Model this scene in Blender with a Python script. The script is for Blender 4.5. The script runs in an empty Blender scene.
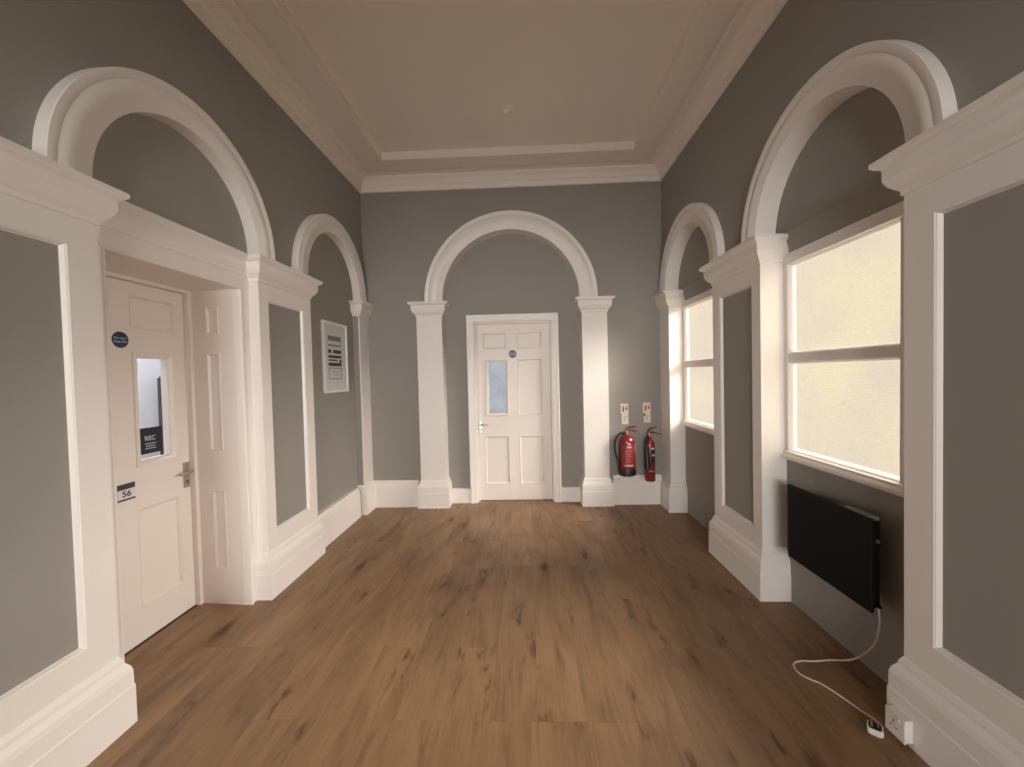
import bpy, bmesh, math, random
from mathutils import Vector
PI = math.pi
S = bpy.context.scene
COL = S.collection
random.seed(5)

# ------------------------------------------------------------------ materials
def mat(name, col, rough=0.6, metal=0.0, spec=0.5, bump=0.0, bscale=200, coat=0.0, var=0.0):
    m = bpy.data.materials.new(name); m.use_nodes = True
    nt = m.node_tree; b = nt.nodes['Principled BSDF']
    b.inputs['Base Color'].default_value = (*col, 1)
    b.inputs['Roughness'].default_value = rough
    b.inputs['Metallic'].default_value = metal
    b.inputs['Specular IOR Level'].default_value = spec
    b.inputs['Coat Weight'].default_value = coat
    tc = nt.nodes.new('ShaderNodeTexCoord')
    if bump:
        n = nt.nodes.new('ShaderNodeTexNoise'); n.inputs['Scale'].default_value = bscale; n.inputs['Detail'].default_value = 3
        nt.links.new(tc.outputs['Object'], n.inputs['Vector'])
        bp = nt.nodes.new('ShaderNodeBump'); bp.inputs['Strength'].default_value = bump; bp.inputs['Distance'].default_value = 0.002
        nt.links.new(n.outputs['Fac'], bp.inputs['Height']); nt.links.new(bp.outputs['Normal'], b.inputs['Normal'])
    if var:
        n2 = nt.nodes.new('ShaderNodeTexNoise'); n2.inputs['Scale'].default_value = 2.3; n2.inputs['Detail'].default_value = 5
        nt.links.new(tc.outputs['Object'], n2.inputs['Vector'])
        mx = nt.nodes.new('ShaderNodeMix'); mx.data_type = 'RGBA'
        mx.inputs['A'].default_value = (*[c*(1-var) for c in col], 1); mx.inputs['B'].default_value = (*[min(1, c*(1+var)) for c in col], 1)
        nt.links.new(n2.outputs['Fac'], mx.inputs['Factor']); nt.links.new(mx.outputs['Result'], b.inputs['Base Color'])
    return m

GREY = mat('grey_wall_paint', (0.292, 0.272, 0.248), 0.75, bump=0.12, bscale=260, var=0.03)
WHITE = mat('white_gloss_paint', (0.80, 0.752, 0.708), 0.42, bump=0.03, bscale=60, var=0.02)
DOORW = mat('white_door_paint', (0.80, 0.73, 0.675), 0.45, bump=0.03, bscale=50, var=0.02)
CEIL = mat('ceiling_paint', (0.86, 0.79, 0.72), 0.85, bump=0.05, bscale=120)
GROOVE = mat('dark_threshold_strip', (0.07, 0.045, 0.03), 0.9)
RED = mat('extinguisher_red', (0.20, 0.008, 0.012), 0.28, coat=0.4)
BLACK = mat('black_plastic', (0.012, 0.012, 0.013), 0.45)
RUBBER = mat('black_rubber', (0.02, 0.02, 0.02), 0.6)
STEEL = mat('brushed_steel', (0.55, 0.53, 0.50), 0.32, metal=1.0)
HEAT = mat('black_heater_enamel', (0.006, 0.006, 0.006), 0.55, spec=0.15)
HEATBOX = mat('dark_heater_box', (0.007, 0.006, 0.006), 0.6, spec=0.15)
LIGHTGREY = mat('grey_metal_strip', (0.16, 0.155, 0.15), 0.5)
PLAST = mat('white_plastic', (0.75, 0.70, 0.66), 0.35)
CORD = mat('pale_cord_plastic', (0.60, 0.52, 0.46), 0.5)
BRASS = mat('brass_pins', (0.6, 0.45, 0.2), 0.35, metal=1.0)
BLUE = mat('navy_sign_blue', (0.012, 0.028, 0.075), 0.4)
SIGNTXT = mat('pale_sign_lettering', (0.42, 0.48, 0.56), 0.5)
DARKSIGN = mat('charcoal_sign_band', (0.045, 0.042, 0.055), 0.45)
INK = mat('dark_ink', (0.06, 0.06, 0.055), 0.6)
PAPER = mat('white_paper', (0.72, 0.70, 0.70), 0.7)
FRAMEW = mat('white_picture_frame', (0.80, 0.79, 0.79), 0.4)
MOUNT = mat('pale_lilac_mount', (0.62, 0.60, 0.62), 0.7)
TEALGREY = mat('teal_grey_print', (0.16, 0.20, 0.205), 0.6)
DARKPRINT = mat('dark_green_grey_print', (0.035, 0.045, 0.045), 0.6)
CREAM = mat('cream_sign_plastic', (0.72, 0.66, 0.55), 0.5)
SIGNRED = mat('sign_red', (0.50, 0.04, 0.03), 0.5)
NOTICE = mat('black_notice_card', (0.012, 0.014, 0.022), 0.5)
PASSW = mat('passage_wall_white', (0.72, 0.75, 0.80), 0.8)
PASSD = mat('passage_dark_curtain', (0.03, 0.035, 0.05), 0.8)

def glass_mat(name, rough=0.0):
    m = bpy.data.materials.new(name); m.use_nodes = True
    nt = m.node_tree; nt.nodes.clear()
    o = nt.nodes.new('ShaderNodeOutputMaterial'); mix = nt.nodes.new('ShaderNodeMixShader')
    t = nt.nodes.new('ShaderNodeBsdfTransparent'); g = nt.nodes.new('ShaderNodeBsdfGlossy'); g.inputs['Roughness'].default_value = 0.05
    mix.inputs[0].default_value = 0.05
    nt.links.new(t.outputs[0], mix.inputs[1]); nt.links.new(g.outputs[0], mix.inputs[2])
    nt.links.new(mix.outputs[0], o.inputs[0]); return m
CLEAR = glass_mat('clear_glass')

def lit_glass(name, ca, cb, strength, cell=0.011, scale=1.7, clear=0.0):
    """textured privacy glass lit by the daylight outside"""
    m = bpy.data.materials.new(name); m.use_nodes = True
    nt = m.node_tree; L = nt.links; b = nt.nodes['Principled BSDF']
    tc = nt.nodes.new('ShaderNodeTexCoord')
    n = nt.nodes.new('ShaderNodeTexNoise'); n.inputs['Scale'].default_value = scale; n.inputs['Detail'].default_value = 3
    L.new(tc.outputs['Object'], n.inputs['Vector'])
    r = nt.nodes.new('ShaderNodeMapRange'); r.inputs['From Min'].default_value = 0.35; r.inputs['From Max'].default_value = 0.65
    L.new(n.outputs['Fac'], r.inputs['Value'])
    mx = nt.nodes.new('ShaderNodeMix'); mx.data_type = 'RGBA'
    mx.inputs['A'].default_value = (*ca, 1); mx.inputs['B'].default_value = (*cb, 1)
    L.new(r.outputs[0], mx.inputs['Factor'])
    sp = nt.nodes.new('ShaderNodeSeparateXYZ'); L.new(tc.outputs['Object'], sp.inputs[0])
    def sine(out):
        a = nt.nodes.new('ShaderNodeMath'); a.operation = 'MULTIPLY'; a.inputs[1].default_value = 2*PI/cell; L.new(out, a.inputs[0])
        s = nt.nodes.new('ShaderNodeMath'); s.operation = 'SINE'; L.new(a.outputs[0], s.inputs[0]); return s.outputs[0]
    ad = nt.nodes.new('ShaderNodeMath'); ad.operation = 'ADD'; L.new(sine(sp.outputs['Y']), ad.inputs[0]); L.new(sine(sp.outputs['Z']), ad.inputs[1])
    # fine sparkle and a few dirt specks in the glass
    fn = nt.nodes.new('ShaderNodeTexNoise'); fn.inputs['Scale'].default_value = 60; fn.inputs['Detail'].default_value = 2
    L.new(tc.outputs['Object'], fn.inputs['Vector'])
    v = nt.nodes.new('ShaderNodeMath'); v.operation = 'MULTIPLY_ADD'; v.inputs[1].default_value = 0.09; v.inputs[2].default_value = 0.90; L.new(ad.outputs[0], v.inputs[0])
    v2 = nt.nodes.new('ShaderNodeMath'); v2.operation = 'MULTIPLY_ADD'; v2.inputs[1].default_value = 0.20; L.new(fn.outputs['Fac'], v2.inputs[0]); L.new(v.outputs[0], v2.inputs[2])
    vo = nt.nodes.new('ShaderNodeTexVoronoi'); vo.inputs['Scale'].default_value = 7; L.new(tc.outputs['Object'], vo.inputs['Vector'])
    sr = nt.nodes.new('ShaderNodeMapRange'); sr.inputs['From Min'].default_value = 0.03; sr.inputs['From Max'].default_value = 0.10
    sr.inputs['To Min'].default_value = 0.86; sr.inputs['To Max'].default_value = 1.0; L.new(vo.outputs['Distance'], sr.inputs['Value'])
    v3 = nt.nodes.new('ShaderNodeMath'); v3.operation = 'MULTIPLY'; L.new(v2.outputs[0], v3.inputs[0]); L.new(sr.outputs[0], v3.inputs[1])
    v4 = nt.nodes.new('ShaderNodeMath'); v4.operation = 'MULTIPLY'; v4.inputs[1].default_value = strength; L.new(v3.outputs[0], v4.inputs[0])
    L.new(mx.outputs['Result'], b.inputs['Emission Color']); L.new(v4.outputs[0], b.inputs['Emission Strength'])
    b.inputs['Base Color'].default_value = (0.12, 0.12, 0.11, 1); b.inputs['Roughness'].default_value = 0.4; b.inputs['Specular IOR Level'].default_value = 0.2
    if clear:
        tr = nt.nodes.new('ShaderNodeBsdfTransparent'); ms = nt.nodes.new('ShaderNodeMixShader'); ms.inputs[0].default_value = clear
        out = nt.nodes['Material Output']; L.new(b.outputs[0], ms.inputs[1]); L.new(tr.outputs[0], ms.inputs[2]); L.new(ms.outputs[0], out.inputs[0])
    return m
WINGLASS = lit_glass('daylit_textured_glass', (1.0, 0.87, 0.56), (0.84, 0.70, 0.585), 1.0, clear=0.62)
DOORGLASS = lit_glass('daylit_frosted_door_glass', (0.25, 0.29, 0.35), (0.34, 0.38, 0.45), 0.95, scale=5)

def floor_mat():
    m = bpy.data.materials.new('oak_laminate'); m.use_nodes = True
    nt = m.node_tree; L = nt.links; b = nt.nodes['Principled BSDF']
    N = lambda t: nt.nodes.new(t)
    def M(op, a, bb=None, c=None):
        n = N('ShaderNodeMath'); n.operation = op
        for i, v in enumerate((a, bb, c)):
            if v is None: continue
            if isinstance(v, (int, float)): n.inputs[i].default_value = v
            else: L.new(v, n.inputs[i])
        return n.outputs[0]
    tc = N('ShaderNodeTexCoord'); sp = N('ShaderNodeSeparateXYZ'); L.new(tc.outputs['Object'], sp.inputs[0])
    x, y = sp.outputs['X'], sp.outputs['Y']
    W, LEN = 0.210, 1.38
    xr = M('DIVIDE', M('ADD', x, 10.06), W); row = M('FLOOR', xr); fx = M('FRACT', xr)
    wn = N('ShaderNodeTexWhiteNoise'); wn.noise_dimensions = '1D'; L.new(row, wn.inputs['W'])
    off = M('MULTIPLY', M('FLOOR', M('MULTIPLY', wn.outputs['Value'], 3)), 0.3333)
    yr = M('ADD', M('DIVIDE', M('ADD', y, 10.3), LEN), off); cl = M('FLOOR', yr); fy = M('FRACT', yr)
    cx = N('ShaderNodeCombineXYZ'); L.new(row, cx.inputs[0]); L.new(cl, cx.inputs[1])
    w2 = N('ShaderNodeTexWhiteNoise'); w2.noise_dimensions = '3D'; L.new(cx.outputs[0], w2.inputs['Vector'])
    pid = w2.outputs['Value']
    ox = M('MULTIPLY', pid, 37.0)
    def noise(sx, sy, detail, dist=0.0, rough=0.55):
        c = N('ShaderNodeCombineXYZ'); L.new(M('ADD', M('MULTIPLY', x, sx), ox), c.inputs[0]); L.new(M('ADD', M('MULTIPLY', y, sy), ox), c.inputs[1]); L.new(ox, c.inputs[2])
        n = N('ShaderNodeTexNoise'); n.inputs['Scale'].default_value = 1; n.inputs['Detail'].default_value = detail; n.inputs['Distortion'].default_value = dist; n.inputs['Roughness'].default_value = rough
        L.new(c.outputs[0], n.inputs['Vector']); return n.outputs['Fac']
    g1 = noise(70, 3.5, 6, 0.4, 0.6); g2 = noise(7, 1.5, 4, 1.0); g3 = noise(170, 7, 3)
    base = M('ADD', M('ADD', M('MULTIPLY', g1, 0.30), M('MULTIPLY', g2, 0.58)), M('MULTIPLY', g3, 0.16))
    cr = N('ShaderNodeValToRGB'); L.new(base, cr.inputs[0])
    e = cr.color_ramp.elements; e[0].position = 0.34; e[0].color = (0.150, 0.082, 0.039, 1); e[1].position = 0.70; e[1].color = (0.315, 0.186, 0.095, 1)
    k = cr.color_ramp.elements.new(0.52); k.color = (0.245, 0.141, 0.070, 1)
    # per-plank tone
    tone = M('MULTIPLY_ADD', pid, 0.14, 0.93)
    # knots: warm dark spots in short chains along the boards, with a soft halo
    def band(v, a, b_):
        n = N('ShaderNodeMapRange'); n.interpolation_type = 'SMOOTHSTEP'; L.new(v, n.inputs['Value']); n.inputs['From Min'].default_value = a; n.inputs['From Max'].default_value = b_
        return n.outputs[0]
    halo = band(noise(7.5, 1.7, 3, 0.3), 0.54, 0.68)
    core = M('MULTIPLY', band(noise(26, 8, 4, 0.5, 0.6), 0.50, 0.62), halo)
    c = N('ShaderNodeCombineXYZ'); L.new(M('ADD', M('MULTIPLY', x, 5.5), M('MULTIPLY', g1, 0.35)), c.inputs[0]); L.new(M('ADD', M('MULTIPLY', y, 1.9), M('MULTIPLY', g1, 0.25)), c.inputs[1])
    vo = N('ShaderNodeTexVoronoi'); vo.inputs['Scale'].default_value = 1.0; L.new(c.outputs[0], vo.inputs['Vector'])
    vc = N('ShaderNodeSeparateColor'); L.new(vo.outputs['Color'], vc.inputs[0])
    kd = M('DIVIDE', vo.outputs['Distance'], M('MULTIPLY_ADD', vc.outputs[0], 0.24, 0.03))
    spot = M('SUBTRACT', 1.0, band(kd, 0.15, 1.0)); spoth = M('SUBTRACT', 1.0, band(kd, 0.4, 2.6))
    kf = M('MINIMUM', 1.0, M('ADD', M('ADD', M('MULTIPLY', halo, 0.20), M('MULTIPLY', core, 0.60)), M('ADD', M('MULTIPLY', spot, 0.75), M('MULTIPLY', spoth, 0.22))))
    # seams
    ex = M('MINIMUM', fx, M('SUBTRACT', 1.0, fx)); ey = M('MINIMUM', fy, M('SUBTRACT', 1.0, fy))
    sx = M('MULTIPLY', ex, W); sy = M('MULTIPLY', ey, LEN); se = M('MINIMUM', sx, sy)
    sm = N('ShaderNodeMapRange'); L.new(se, sm.inputs['Value']); sm.inputs['From Min'].default_value = 0.0006; sm.inputs['From Max'].default_value = 0.0022
    sm.inputs['To Min'].default_value = 0.84; sm.inputs['To Max'].default_value = 1.0
    tot = M('MULTIPLY', tone, sm.outputs[0])
    km = N('ShaderNodeMix'); km.data_type = 'RGBA'; km.blend_type = 'MULTIPLY'; L.new(kf, km.inputs['Factor']); L.new(cr.outputs[0], km.inputs['A']); km.inputs['B'].default_value = (0.30, 0.19, 0.12, 1)
    mul = N('ShaderNodeVectorMath'); mul.operation = 'SCALE'; L.new(km.outputs['Result'], mul.inputs[0]); L.new(tot, mul.inputs['Scale'])
    L.new(mul.outputs[0], b.inputs['Base Color'])
    b.inputs['Roughness'].default_value = 0.46; b.inputs['Specular IOR Level'].default_value = 0.45
    bp = N('ShaderNodeBump'); bp.inputs['Strength'].default_value = 0.25; bp.inputs['Distance'].default_value = 0.001
    L.new(M('ADD', base, sm.outputs[0]), bp.inputs['Height']); L.new(bp.outputs[0], b.inputs['Normal'])
    return m
FLOOR = floor_mat()

# ------------------------------------------------------------------ helpers
def obj(name, bm, m, parent=None, smooth=False, kind=None, bevel=0):
    bmesh.ops.remove_doubles(bm, verts=bm.verts, dist=1e-5)
    bmesh.ops.recalc_face_normals(bm, faces=bm.faces)
    me = bpy.data.meshes.new(name); bm.to_mesh(me); bm.free()
    for mm in (m if isinstance(m, (list, tuple)) else [m]): me.materials.append(mm)
    o = bpy.data.objects.new(name, me); COL.objects.link(o)
    if parent: o.parent = parent; o.matrix_parent_inverse = parent.matrix_world.inverted()
    if smooth:
        for p in me.polygons: p.use_smooth = True
        e = o.modifiers.new('wn', 'EDGE_SPLIT'); e.split_angle = math.radians(40)
    if bevel:
        b = o.modifiers.new('bevel', 'BEVEL'); b.width = bevel; b.segments = 2; b.limit_method = 'ANGLE'
    if kind: o['kind'] = kind
    return o

def empty(name, loc=(0, 0, 0), kind=None, label=None, cat=None, group=None):
    o = bpy.data.objects.new(name, None); COL.objects.link(o); o.location = loc; o.empty_display_size = 0.1
    o.matrix_world.translation = Vector(loc)
    if kind: o['kind'] = kind
    if label: o['label'] = label
    if cat: o['category'] = cat
    if group: o['group'] = group
    return o

# local frames: s runs along the wall, d is the distance from the room axis (smaller = nearer), z up
def LF(s, d, z): return Vector((-d, s, z))
def RT(s, d, z): return Vector((d, s, z))
def BK(s, d, z): return Vector((s, d, z))
def WORLD(x, y, z): return Vector((x, y, z))

def box(bm, F, s0, s1, d0, d1, z0, z1):
    v = [bm.verts.new(F(s, d, z)) for s in (s0, s1) for d in (d0, d1) for z in (z0, z1)]
    for f in ((0, 1, 3, 2), (4, 6, 7, 5), (0, 4, 5, 1), (2, 3, 7, 6), (0, 2, 6, 4), (1, 5, 7, 3)):
        bm.faces.new([v[i] for i in f])

def quad(bm, pts):
    bm.faces.new([bm.verts.new(p) for p in pts])

def loft(bm, rings, close_ring=False, cap=True):
    """rings: list of lists of points; joins consecutive rings"""
    R = [[bm.verts.new(p) for p in r] for r in rings]
    n = len(R[0])
    for a, b in zip(R[:-1], R[1:]):
        for i in range(n if close_ring else n-1):
            j = (i+1) % n
            try: bm.faces.new((a[i], a[j], b[j], b[i]))
            except ValueError: pass
    if cap and close_ring:
        for r in (R[0], R[-1]):
            try: bm.faces.new(r)
            except ValueError: pass
    return R

def wrap3(bm, F, s0, s1, df, dw, prof, left=True, right=True):
    """moulding profile [(offset, z)] wrapped round the near side, front and far side of a pilaster"""
    rings = []
    for o, z in prof:
        ring = []
        ring += [F(s0-(o if left else 0), dw, z), F(s0-(o if left else 0), df-o, z)]
        ring += [F(s1+(o if right else 0), df-o, z), F(s1+(o if right else 0), dw, z)]
        rings.append(ring)
    loft(bm, rings, close_ring=True)

CAP = [(-0.002, 2.160), (-0.002, 2.166), (0.007, 2.170), (0.008, 2.188), (0.020, 2.200), (0.034, 2.216), (0.043, 2.236), (0.046, 2.245), (0.046, 2.287), (0.052, 2.293), (0.064, 2.300), (0.074, 2.310), (0.074, 2.328)]
PLI = [(0.036, 0.0), (0.036, 0.168), (0.033, 0.173), (0.032, 0.235), (0.027, 0.256), (0.014, 0.278), (0.011, 0.295), (0.003, 0.312), (-0.002, 0.318)]
PZ0, PZ1 = 0.436, 2.050

def frame_panel(bm, F, s0, s1, z0, z1, d, ps0, ps1, pz0, pz1, depth):
    """flat face at depth d with a rectangular sinking; returns the loop of the bottom"""
    o = [(s0, z0), (s1, z0), (s1, z1), (s0, z1)]
    i = [(ps0, pz0), (ps1, pz0), (ps1, pz1), (ps0, pz1)]
    for k in range(4):
        l = (k+1) % 4
        quad(bm, [F(o[k][0], d, o[k][1]), F(o[l][0], d, o[l][1]), F(i[l][0], d, i[l][1]), F(i[k][0], d, i[k][1])])
    steps = [(0, 0), (0.003, 0.003), (0.006, 0.004), (0.011, depth*0.8), (0.014, depth)]
    loops = []
    for a, dd in steps:
        loops.append([F(ps0+a, d+dd, pz0+a), F(ps1-a, d+dd, pz0+a), F(ps1-a, d+dd, pz1-a), F(ps0+a, d+dd, pz1-a)])
    loft(bm, loops, close_ring=True, cap=False)
    return ps0+0.014, ps1-0.014, pz0+0.014, pz1-0.014

tn = [0]
def trim_name(): tn[0] += 1; return 'trim_%d' % tn[0]

def pilaster(F, s0, s1, df, dw, panel=True, left=True, right=True, greyside=False, base_s=None):
    root = empty(trim_name(), F((s0+s1)/2, (df+dw)/2, 0), kind='structure')
    z0, z1 = 0.30, 2.17
    bm = bmesh.new()
    if panel:
        r = frame_panel(bm, F, s0, s1, z0, z1, df, s0+0.098, s1-0.114, PZ0-0.006, PZ1+0.008, 0.020)
        for s in (s0, s1): quad(bm, [F(s, df, z0), F(s, dw, z0), F(s, dw, z1), F(s, df, z1)])
        for z in (z0, z1): quad(bm, [F(s0, df, z), F(s0, df+0.003, z), F(s1, df+0.003, z), F(s1, df, z)])
        obj('shaft', bm, WHITE, root)
        bm = bmesh.new(); quad(bm, [F(r[0], df+0.020, r[2]), F(r[1], df+0.020, r[2]), F(r[1], df+0.020, r[3]), F(r[0], df+0.020, r[3])])
        obj('sunk_panel', bm, GREY, root)['label'] = 'grey painted panel sunk in the white pilaster'
    else:
        if greyside:  # white front board on a grey body
            box(bm, F, s0, s1, df, df+0.012, z0, z1); obj('shaft', bm, WHITE, root)
            bm = bmesh.new(); box(bm, F, s0+0.002, s1, df+0.0121, dw, z0, z1); obj('shaft_return', bm, GREY, root)['label'] = 'grey side of the pilaster'
        else:
            box(bm, F, s0, s1, df, dw, z0, z1); obj('shaft', bm, WHITE, root, bevel=0.004)
    bm = bmesh.new(); wrap3(bm, F, s0, s1, df, dw, CAP, left, right); obj('capital', bm, WHITE, root)
    bm = bmesh.new(); wrap3(bm, F, s0, s1, df, dw, PLI, left, right); obj('plinth', bm, WHITE, root)
    return root

def arch(F, c, zc, rin, rout, df, dw, dr):
    """moulded archivolt: df front depth, dw wall depth outside, dr recess depth inside"""
    prof = [(rin, dr+0.02), (rin, df+0.007), (rin+0.003, df+0.005), (rin+0.060, df+0.004), (rin+0.062, df+0.0025), (rout-0.044, df+0.002), (rout-0.041, df+0.004),
            (rout-0.036, df+0.001), (rout-0.026, df-0.002), (rout-0.014, df-0.003), (rout-0.003, df-0.003), (rout, df), (rout, dw+0.02)]
    rings = []
    n = 72
    ang = [PI*i/n for i in range(n+1)]
    for k, (r, d) in enumerate(prof):
        rings.append([F(c+r*math.cos(a), d, zc+r*math.sin(a)) for a in ang] )
    # straight feet down onto the capital
    for ring, (r, d) in zip(rings, prof):
        ring.insert(0, F(c+r, d, 2.326)); ring.append(F(c-r, d, 2.326))
    bm = bmesh.new(); loft(bm, rings)
    return obj(trim_name(), bm, WHITE, kind='structure', smooth=True)

def arch_wall(bm, F, smin, smax, ztop, bays, d, thick=0.045):
    """wall face at depth d with arched bays open to the floor: bays = (centre, radius, spring)"""
    cur = smin
    for c, r, zc in bays:
        quad(bm, [F(cur, d, 0), F(c-r, d, 0), F(c-r, d, ztop), F(cur, d, ztop)])
        n = 40; pts = [(c-r*math.cos(PI*i/n), zc+r*math.sin(PI*i/n)) for i in range(n+1)]
        for a, b in zip(pts[:-1], pts[1:]):
            quad(bm, [F(a[0], d, a[1]), F(b[0], d, b[1]), F(b[0], d, ztop), F(a[0], d, ztop)])
            quad(bm, [F(a[0], d, a[1]), F(b[0], d, b[1]), F(b[0], d+thick, b[1]), F(a[0], d+thick, a[1])])
        for s in (c-r, c+r): quad(bm, [F(s, d, 0), F(s, d+thick, 0), F(s, d+thick, zc), F(s, d, zc)])
        cur = c+r
    quad(bm, [F(cur, d, 0), F(smax, d, 0), F(smax, d, ztop), F(cur, d, ztop)])

def holed(bm, F, s0, s1, z0, z1, d, holes):
    ss = sorted({s0, s1, *[h[0] for h in holes], *[h[1] for h in holes]}); zs = sorted({z0, z1, *[h[2] for h in holes], *[h[3] for h in holes]})
    for a, b in zip(ss[:-1], ss[1:]):
        for e, f in zip(zs[:-1], zs[1:]):
            m, n = (a+b)/2, (e+f)/2
            if any(h[0] < m < h[1] and h[2] < n < h[3] for h in holes): continue
            quad(bm, [F(a, d, e), F(b, d, e), F(b, d, f), F(a, d, f)])

# ------------------------------------------------------------------ room dimensions
YB = 4.47          # back wall face
YR = -2.2          # wall behind the camera
DL, DLR = 1.84, 1.872     # left wall, left niche
DR, DRR = 1.545, 1.634    # right wall, right niche
YBR = 4.58         # back niche
ZC = 3.82
FL, FR = 1.795, 1.51      # pilaster fronts
C1, C2 = 2.115, 3.745
SPR = 2.350
W1 = (1.800, 2.545); W2 = (3.425, 4.165)      # window glass extents
ZW0, ZW1 = 0.975, 2.148

# floor and ceiling
bm = bmesh.new(); box(bm, WORLD, -3.7, 1.95, YR-0.1, 6.2, -0.08, 0.0); obj('floor', bm, FLOOR, kind='structure')
bm = bmesh.new(); box(bm, WORLD, -3.7, 1.95, YR-0.1, 6.2, ZC, ZC+0.08); obj('ceiling', bm, CEIL, kind='structure')

# left wall
bays_l = [(0.475, 0.52, SPR), (C1, 0.545, 2.357), (C2, 0.545, 2.357)]
bm = bmesh.new(); arch_wall(bm, LF, YR, YB, ZC, bays_l, DL)
holed(bm, LF, YR, YB, 0, ZC, DLR, [(1.69, 2.54, 0, 2.114)])
obj('wall_left', bm, GREY, kind='structure')
# right wall
bm = bmesh.new(); arch_wall(bm, RT, YR, YB, ZC, [(0.475, 0.52, SPR), (2.118, 0.54, 2.328), (C2, 0.53, 2.335)], DR, 0.1)
quad(bm, [RT(YR, DRR, 2.335), RT(YB, DRR, 2.335), RT(YB, DRR, ZC), RT(YR, DRR, ZC)])
quad(bm, [RT(YR, DRR, 2.335), RT(YB, DRR, 2.335), RT(YB, 1.668, 2.212), RT(YR, 1.668, 2.212)])
holed(bm, RT, YR, YB, 0, 2.212, 1.668, [(W1[0]-0.04, W1[1]+0.04, ZW0-0.055, 2.212), (W2[0]-0.04, W2[1]+0.035, ZW0-0.055, 2.212), (0.02, 0.93, ZW0-0.055, 2.212)])
obj('wall_right', bm, GREY, kind='structure')
# back wall
CB = -0.152
bm = bmesh.new(); arch_wall(bm, BK, -DLR-0.05, DRR+0.08, ZC, [(CB, 0.82, 2.348)], YB, 0.11)
holed(bm, BK, -1.0, 0.7, 0, ZC, YBR, [(-0.60, 0.315, 0, 2.115)])
obj('wall_back', bm, GREY, kind='structure')
# wall behind the camera, glazed
bm = bmesh.new(); holed(bm, BK, -1.95, 1.75, 0, ZC, YR, [(-1.6, 1.0, 0.0, 2.34)])
obj('wall_front', bm, GREY, kind='structure')

# cornice, mitred at the back corners and behind the camera
CP = [(0, 3.596), (0.020, 3.600), (0.026, 3.654), (0.040, 3.660), (0.058, 3.700), (0.088, 3.722), (0.092, 3.744), (0.146, 3.750), (0.158, 3.762), (0.174, 3.760), (0.180, 3.742), (0.396, 3.740), (0.402, 3.746), (0.402, ZC)]
DLc, DRc = DL, DR
bm = bmesh.new(); rings = []
for p, z in CP:
    rings.append([Vector((-DLc+p, YR+p, z)), Vector((-DLc+p, YB-p, z)), Vector((DRc-p, YB-p, z)), Vector((DRc-p, YR+p, z))])
loft(bm, rings, close_ring=True, cap=False); obj(trim_name(), bm, CEIL, kind='structure')

# pilasters
pilaster(LF, 0.97, 1.6135, FL, DLR+0.01)
pilaster(LF, 2.613, 3.2555, FL, DLR+0.01)
pilaster(LF, 4.228, YB+0.02, FL, DLR+0.01, panel=False, right=False, greyside=True)
pilaster(RT, 0.97, 1.625, FR, 1.69)
pilaster(RT, 2.582, 3.225, FR, 1.69)
pilaster(RT, 4.195, YB+0.02, FR, 1.69, panel=False, right=False)
pilaster(BK, -1.2222, -0.9309, 4.413, YBR+0.01, panel=False)
pilaster(BK, 0.6353, 0.9163, 4.413, YBR+0.01, panel=False)
# archivolts
arch(LF, C1, 2.357, 0.512, 0.678, 1.786, DL, DLR)
arch(LF, C2, 2.357, 0.512, 0.668, 1.786, DL, DLR)
arch(RT, 2.118, 2.328, 0.506, 0.656, 1.497, DR, DRR)
arch(RT, C2, 2.335, 0.500, 0.660, 1.491, DR, DRR)
arch(BK, CB, 2.348, 0.766, 0.970, 4.406, YB, YBR)

# baseboards
def board(F, s0, s1, df, dw, h, name):
    bm = bmesh.new()
    pr = [(df, 0), (df, h-0.060), (df+0.004, h-0.056), (df+0.005, h-0.034), (df+0.013, h-0.020), (df+0.016, h-0.006), (df+0.020, h), (dw, h), (dw, 0)]
    loft(bm, [[F(s, d, z) for d, z in pr] for s in (s0, s1)], close_ring=True)
    return obj(name, bm, WHITE, kind='structure')
board(LF, 3.292, 4.150, 1.812, DLR+0.01, 0.312, 'baseboard_left')
board(BK, -1.80, -1.259, 4.432, YB+0.01, 0.305, 'baseboard_back')
board(BK, 0.954, 1.495, 4.432, YB+0.01, 0.330, 'baseboard_rear')
bm = bmesh.new()
for a, b in ((-0.905, -0.672), (0.385, 0.602)): box(bm, BK, a, b, 4.540, YBR+0.01, 0, 0.172)
obj('baseboard_niche', bm, WHITE, kind='structure', bevel=0.004)

# hairline joint up the plaster of the right wall
bm = bmesh.new(); box(bm, RT, 2.078, 2.082, DR-0.0006, DR+0.01, 3.03, 3.60); obj(trim_name(), bm, GREY, kind='structure')

# ------------------------------------------------------------------ entablature and casing of the left doorway
bm = bmesh.new()
EP = [(1.864, 2.110), (1.860, 2.114), (1.860, 2.195), (1.855, 2.200), (1.855, 2.215), (1.850, 2.226), (1.842, 2.245), (1.840, 2.250), (1.840, 2.285), (1.830, 2.295), (1.812, 2.308), (1.806, 2.314), (1.806, 2.330), (1.90, 2.330), (1.90, 2.112)]
loft(bm, [[LF(s, d, z) for d, z in EP] for s in (1.60, 2.63)], close_ring=True)
obj(trim_name(), bm, WHITE, kind='structure')

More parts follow.
